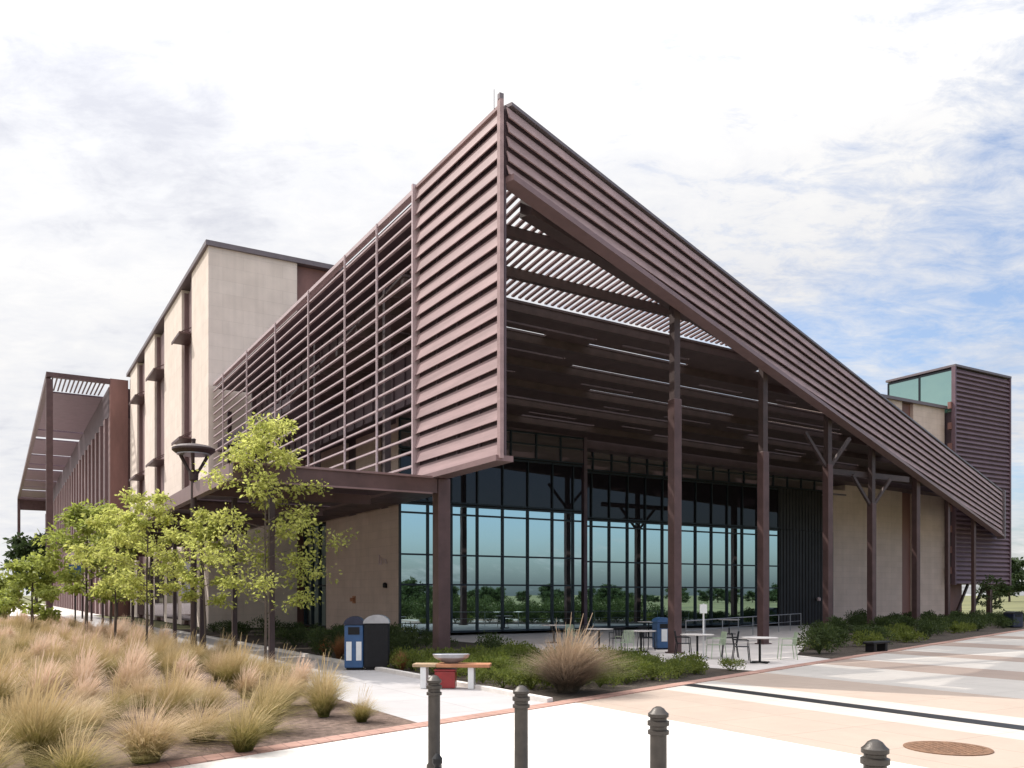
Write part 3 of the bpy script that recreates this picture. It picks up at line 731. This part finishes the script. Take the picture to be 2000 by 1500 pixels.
# ------------------------------------------------------------ bins, bench, basin, cooler
def bin_(name, label, loc, rz, w, d, h, body, lid, panels=None, cat='bin'):
    t = thing(name, label, cat, loc, rz)
    b = MB(); b.box(-w / 2, w / 2, -d / 2, d / 2, .05, h * .84); bo = b.build('body', body, t, bevel=.03)
    b = MB(); b.box(-w / 2 + .05, w / 2 - .05, -d / 2 + .05, d / 2 - .05, 0, .049); b.build('plinth', M['black'], t)
    n_ = 10; ra = []; 
    for k in range(n_ + 1):
        a = math.pi * k / n_; ra.append((-(w / 2 + .02) * math.cos(a), h * .845 + (h * .155) * math.sin(a)))
    b = MB(); b.prism([(x, -d / 2 - .02, z) for x, z in ra], [(x, d / 2 + .02, z) for x, z in ra]); l = b.build('lid', lid, t)
    b = MB(); b.box(-w * .3, w * .3, -d / 2 - .012, -d / 2 - .002, h * .66, h * .8); b.build('opening', M['black'], bo)
    for (x0, x1, z0, z1) in panels or []:
        b = MB(); b.box(x0, x1, -d / 2 - .012, -d / 2 - .002, z0, z1); b.build('panel', M['white'], bo)
    return t
bin_('trash_bin', 'tall black trash bin with grey rounded lid beside the path', (-3.63, 23.35, .012), R(6), .66, .62, 1.46, M['black'], M['grey'])
bin_('recycling_bin', 'blue recycling bin with two white panels, left of the black trash bin', (-4.22, 23.3, .012), R(6), .5, .55, 1.42, M['blue'], M['navy'], [(-.2, -.06, .25, .75), (.06, .2, .25, .75)])
bin_('recycling_bin', 'blue recycling bin with one white panel, against the tallest canopy column on the terrace', tuple(gp(1292, 1268)), R(12), .55, .5, 1.18, M['blue'], M['blue'], [(-.1, .12, .3, .75)])
bin_('trash_bin', 'dark bin at the far end of the planting beside the plaza', tuple(gp(1979, 1226)), R(20), .8, .7, 1.0, M['navy'], M['black'])

bw = thing('bench', 'low wooden bench with white panel legs at the path corner, pale and orange planks', 'bench', (-1.28, 18.6, .012), R(-4))
MB().box(-.83, -.32, -.2, .2, .455, .52).build('seat', M['tanwood'], bw, bevel=.012)
MB().box(-.315, .83, -.22, .22, .45, .525).build('seat', M['wood'], bw, bevel=.012)
for x in (-.6, .42): MB().box(x - .06, x + .06, -.18, .18, 0, .449).build('leg', M['white'], bw)
b = MB(); b.lathe([(.14, 0), (.24, .05), (.40, .15), (.44, .24), (.42, .25), (.37, .15), (.2, .06), (.02, .05)], 24)
o = b.build('metal_basin', M['grey'], loc=(-1.30, 18.6, .54)); o.scale = (.92, .45, .8); tag(o, 'shallow grey metal basin lying on the wooden bench', 'basin')
b = MB(); b.box(-.22, .22, -.16, .16, 0, .36); b.box(-.235, .235, -.175, .175, .365, .41)
o = b.build('cooler', M['red'], loc=(-1.42, 18.62, .012), rz=R(-4), bevel=.02); tag(o, 'red cooler box standing under the wooden bench', 'cooler')

# ------------------------------------------------------------ tables and chairs on the terrace
def make_table(label):
    t = thing('cafe_table', label, 'table', (0, 0, 0), 0, 'cafe tables on the terrace')
    b = MB(); b.lathe([(.5, .725), (.53, .735), (.53, .75), (.5, .755)], 28); b.build('tabletop', M['kerb'], t)
    b = MB(); b.lathe([(.04, .04), (.035, .1), (.035, .70), (.12, .722)], 12); b.build('pedestal', M['black'], t)
    b = MB()
    for k in range(4):
        a = k * math.pi / 2 + .4; b.beam((0, 0, .035), (.33 * math.cos(a), .33 * math.sin(a), .02), .06, .035)
    b.build('foot', M['black'], t)
    return t
def make_chair(label, m):
    t = thing('terrace_chair', label, 'chair', (0, 0, 0), 0, 'chairs on the terrace')
    b = MB()
    for k in range(7): b.box(-.2, .2, -.2 + k * .06, -.2 + k * .06 + .045, .435, .45)
    b.build('seat', m, t)
    b = MB(); b.tube([(-.21, .21, .44), (-.21, .25, .65), (-.17, .28, .84), (.17, .28, .84), (.21, .25, .65), (.21, .21, .44)], .013, 6)
    for k in range(6): x = -.14 + k * .056; b.beam((x, .22, .46), (x, .278, .83), .03, .01)
    b.build('backrest', m, t)
    for x in (-.21, .21):
        b = MB(); b.tube([(x, -.2, .44), (x * 1.1, -.24, 0)], .014, 6); b.build('leg', m, t)
        b = MB(); b.tube([(x, .21, .44), (x * 1.1, .27, 0)], .014, 6); b.build('leg', m, t)
        b = MB(); b.tube([(x * 1.08, -.2, .45), (x * 1.12, -.19, .64), (x * 1.1, .24, .65)], .013, 6); b.build('armrest', m, t)
    return t
tabs = [(1484, 25.5, 'round white cafe table nearest the pink plaza, beside the lone pale chair'), (1362, 27.5, 'round white cafe table just right of the tallest column, by the white post'),
        (1170, 32, 'round white cafe table behind the dry grass clump, left of the pale green chair'), (1252, 30.3, 'round white cafe table left of the blue bin'),
        (1082, 36, 'round white cafe table at the left end of the terrace'), (1267, 40.5, 'far round white cafe table near the glass behind the blue bin'), (1424, 44, 'farthest round white cafe table close to the mirrored glass')]
t0 = None
for px, d, lab in tabs:
    p = ((px - 1000) / Fpx * d, d, .004)
    if t0 is None: t0 = make_table(lab); t0.location = p
    else: dup(t0, p, random.random() * 3, 1, lab)
cp = make_chair('pale green metal chair standing alone at the end of the terrace, facing the table', M['cream'])
cp.location = (gp(1537, 1288).x, gp(1537, 1288).y, .004); cp.rotation_euler = (0, 0, R(-95))
for px, d, rz, lab in ((1220, 28.4, 200, 'pale green metal chair between the round tables left of the blue bin'), (1398, 27.2, -80, 'pale green metal chair beside the white post'), (1120, 33.5, 30, 'pale green metal chair behind the dry grass clump')):
    dup(cp, ((px - 1000) / Fpx * d, d, .004), R(rz), 1, lab)
cd = make_chair('dark metal chair tucked at the table nearest the plaza', M['black'])
cd.location = ((1448 - 1000) / Fpx * 26.2, 26.2, .004); cd.rotation_euler = (0, 0, R(80))
for px, d, rz, lab in ((1335, 27.9, 85, 'dark metal chair at the table by the white post, left side'), (1205, 31.2, 190, 'dark metal chair between two white tables behind the dry grass'), (1262, 31.4, 20, 'dark metal chair behind the table left of the blue bin'),
                       (1425, 27.6, -100, 'dark metal chair between the two nearest white tables'), (1145, 33.6, 10, 'dark metal chair behind the table behind the dry grass'), (1300, 40, 120, 'far dark metal chair near the mirrored glass')):
    dup(cd, ((px - 1000) / Fpx * d, d, .004), R(rz), 1, lab)
t = thing('sign_post', 'slim white post with small white boxed sign among the terrace tables', 'sign post', (gp(1374, 1286).x, gp(1374, 1286).y, .004))
b = MB(); b.tube([(0, 0, 0), (0, 0, 1.72)], .028, 10); b.lathe([(.14, 0), (.14, .02), (.03, .03)], 14); b.build('post', M['white'], t)
b = MB(); b.box(-.12, .1, -.06, .02, 1.42, 1.7); b.build('sign_box', M['white'], t)
# low railing behind the tables
t = thing('railing', 'thin pale metal railing behind the terrace tables', 'railing', LW(0, 0, 0), TH)
b = MB(); b.tube([(13.5, 8.2, .92), (29, 15.6, .92)], .025, 6); b.tube([(13.5, 8.2, .5), (29, 15.6, .5)], .012, 6); b.build('rail', M['grey'], t)
for k in range(9):
    f_ = k / 8; x, y = 13.5 + 15.5 * f_, 8.2 + 7.4 * f_
    b = MB(); b.tube([(x, y, .004), (x, y, .93)], .02, 6); b.build('post', M['grey'], t)
t = thing('stone_bench', 'low dark backless bench half hidden in the planting beside the plaza', 'bench', (gp(1712, 1273).x, gp(1712, 1273).y, .012), R(40))
MB().box(-.6, .6, -.2, .2, .28, .36).build('seat', M['black'], t, bevel=.02)
for x in (-.4, .4): MB().box(x - .08, x + .08, -.16, .16, 0, .279).build('leg', M['black'], t)
t = thing('road_sign', 'small blue sign on a dark post among the young trees', 'sign', (gp(147, 1240).x, gp(147, 1240).y, .012), 0)
b = MB(); b.tube([(0, 0, 0), (0, 0, 3.0)], .04, 8); b.build('post', M['black'], t)
b = MB(); b.box(-.3, .3, -.05, -.045 + .02, 2.9, 3.5); b.build('sign_plate', M['blue'], t)

# ------------------------------------------------------------ plants
def rnd_dir():
    while True:
        v = Vector((random.uniform(-1, 1), random.uniform(-1, 1), random.uniform(-1, 1)))
        if .05 < v.length < 1: return v.normalized()
def leaf(b, p, d, L, w):
    d = d.normalized(); s_ = d.cross(rnd_dir())
    if s_.length < .1: return
    s_.normalize(); nrm = s_.cross(d)
    m = p + d * L * .5 + nrm * L * .1
    b.poly([p, m + s_ * w * .5, p + d * L, m - s_ * w * .5])

def make_tree(name, label, loc, h, crown_r, z0, m, nb=16, nl=2600, leafL=.13, trunk_r=.06, lean=0.0, seed=1, group=None, taper=.55):
    random.seed(seed)
    t = thing(name, label, 'tree', loc, 0, group)
    b = MB(); lf = MB()
    top = Vector((lean, lean * .4, h * .93))
    pts = [Vector((0, 0, 0)), Vector((lean * .1 + .02, .01, h * .25)), Vector((lean * .35 - .03, .03, h * .5)), Vector((lean * .7, -.02, h * .75)), top]
    b.tube(pts, [trunk_r * 1.25, trunk_r, trunk_r * .8, trunk_r * .5, trunk_r * .15], 8)
    tips = []
    def at(z):
        f_ = z / (h * .93) * 4; i = min(3, int(f_)); return pts[i].lerp(pts[i + 1], f_ - i)
    for k in range(nb):
        f_ = (k + random.random() * .8) / nb; z = z0 + (h * .92 - z0) * f_
        rr = crown_r * (1 - taper * f_ ** 1.3) * (.35 + .65 * min(1, f_ * 4 + .35)) * random.uniform(.6, 1.12)
        a = k * 2.4 + random.uniform(-.5, .5); p = at(z)
        mid = p + Vector((math.cos(a) * rr * .5, math.sin(a) * rr * .5, rr * .32 * random.uniform(.3, 1)))
        q = p + Vector((math.cos(a) * rr, math.sin(a) * rr, rr * .45 * random.uniform(.1, 1.1)))
        b.tube([p, mid, q], [trunk_r * .33, trunk_r * .2, trunk_r * .07], 5)
        tips.append((q, .9)); tips.append((mid.lerp(q, .35), .8)); tips.append((mid, .55))
        for s in range(4):
            f2 = random.uniform(.1, .9); dd = rnd_dir(); dd.z = abs(dd.z) * .6 + .05
            q1 = mid.lerp(q, f2); q2 = q1 + dd * rr * random.uniform(.22, .45)
            b.tube([q1, q2], [trunk_r * .14, trunk_r * .06], 4); tips.append((q2, .8)); tips.append((q1.lerp(q2, .55), .5))
    tips.append((top, .5))
    tot = sum(w for _, w in tips)
    for q, w in tips:
        rad = crown_r * .125 * random.uniform(.6, 1.5)
        for i in range(int(nl * w / tot)):
            d = rnd_dir(); p = q + Vector((d.x, d.y, d.z * .8)) * rad * random.random() ** .6
            dd = Vector((d.x, d.y, d.z * .5 - .35)) + rnd_dir() * .6
            L = leafL * random.uniform(.5, 1.55); leaf(lf, p, dd, L, L * .55)
    b.build('trunk', M['bark'], t); lf.build('crown', m, t)
    return t
make_tree('young_tree', 'tallest young yellow-green tree in front of the open louvers', (-6.45, 22.7, .012), 6.9, 2.15, 1.35, M['leaf'], 30, 7600, .10, .035, .05, 3, None, .72)
make_tree('young_tree', 'young tree with wispy top standing left of the street lamp', (-11.2, 26.6, .012), 5.3, 1.55, 1.6, M['leaf'], 17, 4400, .11, .04, .1, 5)
make_tree('young_tree', 'small young tree between the lamp and the tallest tree', (-9.05, 25.6, .012), 4.7, 1.25, 1.5, M['leaf'], 15, 3200, .11, .035, -.08, 8)
make_tree('young_tree', 'young green tree with dark trunk, far left of the planted row', (-17.9, 36.5, .012), 6.0, 2.0, 1.5, M['leaf2'], 16, 3600, .2, .07, .1, 11)
make_tree('young_tree', 'young tree with broad crown behind the grass plumes in the middle of the row', (-14.4, 31.5, .012), 5.2, 1.8, 1.6, M['leaf'], 17, 4000, .125, .05, .1, 12)
make_tree('young_tree', 'bright green young tree at the far left end of the row', (-23.5, 42.5, .012), 3.9, 1.8, .7, M['leaf2'], 15, 3000, .22, .07, .1, 14)
make_tree('young_tree', 'low bright green tree at the left edge of the photo', (-32.0, 53.0, -.05), 3.2, 2.2, .4, M['leaf2'], 15, 3000, .26, .08, .1, 15)
make_tree('young_tree', 'young tree hidden behind the planted row near the rear wing', (-20.8, 45, .012), 5.2, 1.8, 1.5, M['leaf2'], 14, 2600, .22, .07, .1, 16)
make_tree('young_tree', 'small tree with spreading branches beneath the tower end of the canopy', tuple(LW(52.8, 18.3, .012)), 3.4, 1.3, .7, M['leaf_sh'], 12, 1100, .16, .05, .1, 17)

# far trees: one built, then copies
far = make_tree('far_tree', 'dark rounded tree on the field edge, far left', (-112, 172, -.06), 13, 6.5, 2.0, M['leaf_far'], 20, 4200, .9, .3, 0, 21, 'trees along the field edges', .5)
spots = [(-92, 168, 1.0, 'dark tree on the far left field edge next to the rear wing posts'), (-128, 190, 1.15, 'dark tree at the left edge of the photo on the field'),
         (150, 262, .95, 'dark tree at the right edge of the photo behind the field'), (139, 250, .8, 'round tree just right of the tower on the field edge'), (160, 285, 1.0, 'tree on the skyline at the far right'),
         (128, 262, .7, 'low tree seen beneath the tower on the far field edge'), (118, 255, .6, 'lowest tree seen beneath the tower on the far field edge')]
for i, (x, y, s, lab) in enumerate(spots): dup(far, (x, y, -.06), i * 1.3, s, lab)
# trees across the field that the mirrored glass shows
far2 = make_tree('far_tree', 'broad ragged tree on the far left field edge behind the wing posts', (-140, 205, -.06), 10, 7.5, 1.0, M['leaf_far'], 15, 3600, 1.0, .3, .8, 23, 'trees along the field edges', .25)
for i in range(62):
    u = -60 + i * 3.5 + random.uniform(-2.5, 2.5)
    base = LW(70 + u, -90 - random.uniform(0, 45), -.06)
    k_ = random.uniform(.22, .42)
    dup(far2 if i % 3 else far, base, i * 2.9, (k_ * random.uniform(.9, 1.5), k_, k_ * random.uniform(.55, 1.05)), 'tree across the field, seen only mirrored in the glass front', 'trees mirrored in the glass')

def make_shrub(name, m, r, h, nl, L, seed):
    random.seed(seed); b = MB()
    for k in range(7):
        a = random.uniform(0, 6.28); b.tube([(0, 0, 0), (.35 * r * math.cos(a), .35 * r * math.sin(a), h * .45), (.7 * r * math.cos(a), .7 * r * math.sin(a), h * .8)], [.015, .012, .005], 4)
    cl = [Vector((random.gauss(0, .4) * r, random.gauss(0, .4) * r, h * random.uniform(.3, .85))) for _ in range(11)]
    for i in range(nl):
        c = random.choice(cl); d = rnd_dir(); p = c + Vector((d.x * r * .42, d.y * r * .42, d.z * h * .3)) * random.random() ** .5
        if p.z < .02: p.z = random.uniform(.02, .1)
        leaf(b, p, Vector((d.x, d.y, d.z + .5)) + rnd_dir() * .5, L * random.uniform(.6, 1.2), L * .45)
    me = b.build(name, m); return me
def plants(proto_list, pts, label, cat, group, smin=.7, smax=1.25, z=.012, zs=(.8, 1.2)):
    for i, p in enumerate(pts):
        pr = proto_list[i % len(proto_list)]
        s = random.uniform(smin, smax)
        if not pr.get('label'):
            o = pr; o.location = (p[0], p[1], z); o.rotation_euler = (0, 0, random.random() * 6.28); o.scale = (s, s, s * random.uniform(*zs)); tag(o, label, cat, group)
        else:
            o = dup(pr, (p[0], p[1], z), random.random() * 6.28, (s, s, s * random.uniform(*zs)), label, group)
def inside(p, poly):
    c = False; n_ = len(poly); x, y = p
    for i in range(n_):
        x1, y1 = poly[i]; x2, y2 = poly[(i + 1) % n_]
        if (y1 > y) != (y2 > y) and x < (x2 - x1) * (y - y1) / (y2 - y1) + x1: c = not c
    return c
def scatter(poly, n_, dmin):
    xs = [p[0] for p in poly]; ys = [p[1] for p in poly]; out = []; tries = 0
    while len(out) < n_ and tries < 20000:
        tries += 1; p = (random.uniform(min(xs), max(xs)), random.uniform(min(ys), max(ys)))
        if inside(p, poly) and all((p[0] - q[0]) ** 2 + (p[1] - q[1]) ** 2 > dmin ** 2 for q in out): out.append(p)
    return out
W2 = lambda pts: [tuple(LW(*p).xy) for p in pts]
random.seed(31)
sh = [make_shrub('low_shrub', M['leaf_lush'], .55, .5, 800, .085, 40 + i) for i in range(3)]
ptsF = scatter([(-1.9, -4.6), (5.5, -2.6), (5.0, -.9), (3.2, 2.3), (2.6, 3.2), (-1.9, 3.0)], 110, .40)
ptsF = [p for p in ptsF if (p[0] + 1.3) ** 2 + (p[1] + 4.6) ** 2 > .75]
plants(sh, W2(ptsF), 'low lush green shrub in the front bed beside the terrace', 'shrub', 'low shrubs in the front bed', .5, .95)
sh = [make_shrub('dark_shrub', M['leaf_sh'], .6, .75, 800, .1, 50 + i) for i in range(3)]
pts = scatter([(-2.0, 5), (4.4, 5), (5.0, 10), (4.6, 18.5), (-2.3, 32)], 34, .95)
plants(sh, W2([p for p in pts if abs(p[0]) > .5 or abs(p[1] - 3.9) > .6]), 'dark green shrub in the shaded bed under the louvered screen', 'shrub', 'shrubs under the screen', .6, 1.1)
sh = [make_shrub('bushy_shrub', M['leaf_sh'], .75, .72, 900, .11, 60 + i) for i in range(2)] + [make_shrub('bushy_shrub', M['leaf_lush'], .7, .5, 900, .1, 64)]
pts = scatter([(12.0, .6), (13, .3), (28, 5.8), (46, 12.2), (54, 15), (54, 18.5), (38, 18.5), (30, 14.4)], 78, 1.15)
plants(sh, W2(pts), 'bushy green shrub in the long bed between terrace and plaza', 'shrub', 'shrubs in the long side bed', .75, 1.2)
sh = [make_shrub('added_hedge_shrub', M['leaf_sh'], 1.0, 1.3, 900, .17, 70 + i) for i in range(2)]  # unseen hedge, added to darken what the glass front reflects
pts = []
for (xa, ya, xb, yb, n_) in ((7, -16.8, 19, -9.6, 18), (19, -9.6, 38, 2.0, 28), (8, -18.5, 22, -10.2, 16), (22, -10.2, 38, -.5, 22)):
    for i in range(n_):
        f_ = (i + random.random()) / n_; pts.append((xa + (xb - xa) * f_ + random.uniform(-.3, .3), ya + (yb - ya) * f_ + random.uniform(-.3, .3)))
plants(sh, W2(pts), 'hedge shrub added out of view across the plaza to darken the reflection in the glass front', 'shrub', 'added hedge mirrored in the glass', .8, 1.3, -.05)

# ---- ornamental grasses
def make_grass(name, m, n_, h, spread, seed, w=.013, droop=.5, plume=0, wind=.12):
    random.seed(seed); b = MB()
    for i in range(n_):
        a = random.uniform(0, 6.283); r0 = random.random() ** .7 * .14 * spread; out = random.uniform(.1, 1) ** .8 * spread; hh = h * random.uniform(.55, 1.08) * (1.05 - .35 * out / spread)
        tw = a + random.gauss(0, .35); p0 = Vector((math.cos(a) * r0, math.sin(a) * r0, 0)); dirv = Vector((math.cos(tw), math.sin(tw), 0)); sdv = Vector((-dirv.y, dirv.x, 0))
        sdv = (sdv + dirv * random.uniform(-.7, .7)).normalized()
        k = len(b.v); ww = w * random.uniform(.6, 1.2); ns = 5; pl = i < plume
        if pl: hh *= 1.25; out *= .55
        for j in range(ns + 1):
            f_ = j / ns; z = hh * (f_ - droop * .55 * f_ ** 3 * (out / spread)) * 1.05; q = p0 + dirv * out * f_ ** 1.6 + Vector((0, 0, max(z, .01)))
            q.x += .02 * math.sin(i + 5 * f_) + wind * f_ ** 2
            wd = ww * (1 - f_ * .85)
            if pl and f_ > .55: wd = ww * 1.35 * (1 - abs(f_ - .8) * 2.2)
            b.v += [tuple(q - sdv * wd / 2), tuple(q + sdv * wd / 2)]
        for j in range(ns): b.f.append((k + 2 * j, k + 2 * j + 1, k + 2 * j + 3, k + 2 * j + 2)); b.m.append(0)
    return b.build(name, m)
gt = [make_grass('feather_grass_clump', M['blade_tan'], 1100, .72, .75, 80, .0085, droop=.85), make_grass('feather_grass_clump', M['blade_tan'], 1000, .62, .85, 81, .0085, droop=1.0)]
gg = [make_grass('muhly_grass_clump', M['blade_green'], 950, .85, .65, 83, .009, droop=.6, plume=60), make_grass('muhly_grass_clump', M['blade_green'], 900, .75, .75, 84, .009, droop=.7, plume=30)]
gk = [make_grass('plume_grass_clump', M['blade_pink'], 900, .78, .62, 86, .0085, droop=.7, plume=260), make_grass('plume_grass_clump', M['blade_pink'], 850, .72, .72, 87, .0085, droop=.8, plume=200)]
named = [(75, 1497, gg[0], 1.25, 'large green and straw grass clump at the bottom left corner'), (285, 1492, gt[0], 1.25, 'wide straw coloured grass clump at the bottom, leaning over mulch'),
         (515, 1432, gg[1], 1.05, 'green grass clump near the brick edging below the tallest tree'), (632, 1402, gg[0], .95, 'tall green grass clump near the corner of the bed'),
         (706, 1412, gg[1], .62, 'small green grass clump at the tip of the bed beside the path'), (250, 1375, gk[0], 1.2, 'pale pink plumed grass in the middle of the bed'),
         (480, 1365, gk[1], .85, 'pinkish plumed grass near the tree trunks'), (395, 1450, gt[1], 1.15, 'flattened straw grass clump in the middle foreground'),
         (160, 1440, gt[1], 1.1, 'low straw grass clump between the two corner clumps')]
near = []
for px, py, pr, s, lab in named:
    p = gp(px, py); near.append((p.x, p.y))
    if not pr.get('label'): pr.location = (p.x, p.y, .012); pr.scale = (s, s, s); tag(pr, lab, 'grass clump', 'grasses in the big bed')
    else: dup(pr, (p.x, p.y, .012), random.random() * 6, s, lab, 'grasses in the big bed')
random.seed(90)
bed = [gp(770, 1408), gp(735, 1383), gp(560, 1330), gp(400, 1290), gp(270, 1245), gp(60, 1225), gp(-80, 1215), gp(-130, 1500), gp(-100, 1580), gp(340, 1500)]
bed = [(p.x, p.y) for p in bed]
pts = [p for p in scatter(bed, 300, .6) if all((p[0] - q[0]) ** 2 + (p[1] - q[1]) ** 2 > .75 for q in near)]
tl = {'feather_grass_clump': 'straw coloured feather grass clump among many in the big bed', 'muhly_grass_clump': 'greenish grass clump among many in the big bed', 'plume_grass_clump': 'pink plumed grass clump among many in the big bed'}
for i, p in enumerate(pts):
    dpt = p[1]
    r_ = random.random(); edge = False
    pr = random.choice(gt) if r_ < .36 else (random.choice(gk) if r_ < .66 and p[1] > 14 else random.choice(gg))
    k = [q for q in pr.name.split('.')][0]
    if not pr.get('label'): pr.location = (p[0], p[1], .012); tag(pr, tl[k], 'grass clump', k.replace('_', ' ') + 's in the big bed')
    else:
        s = random.uniform(.7, 1.3); dup(pr, (p[0], p[1], .012), random.uniform(-.9, .9), (s, s, s * random.uniform(.75, 1.05)), tl[k], k.replace('_', ' ') + 's in the big bed')
o = make_grass('dry_grass_clump', M['blade_dry'], 3000, 1.2, 1.05, 95, .012, .6, 160)
p = gp(1108, 1354); o.location = (p.x, p.y, .012); o.scale = (1.3, 1.3, 1.08); tag(o, 'big dry brown ornamental grass clump at the corner of the front bed', 'grass clump')
g1 = make_grass('rust_grass_clump', M['blade_rust'], 420, .95, .5, 96, .016, .4)
for i, (px, py, s, lab) in enumerate(((662, 1290, .9, 'rust coloured dry grass clump left of the blue recycling bin'), (632, 1280, .7, 'smaller rust coloured grass clump left of the bins'), (785, 1312, .6, 'low rusty grass clump right of the black trash bin'))):
    p = gp(px, py)
    if i == 0: g1.location = (p.x, p.y, .012); g1.scale = (s, s, s); tag(g1, lab, 'grass clump', 'rusty grasses by the bins')
    else: dup(g1, (p.x, p.y, .012), i, s, lab)
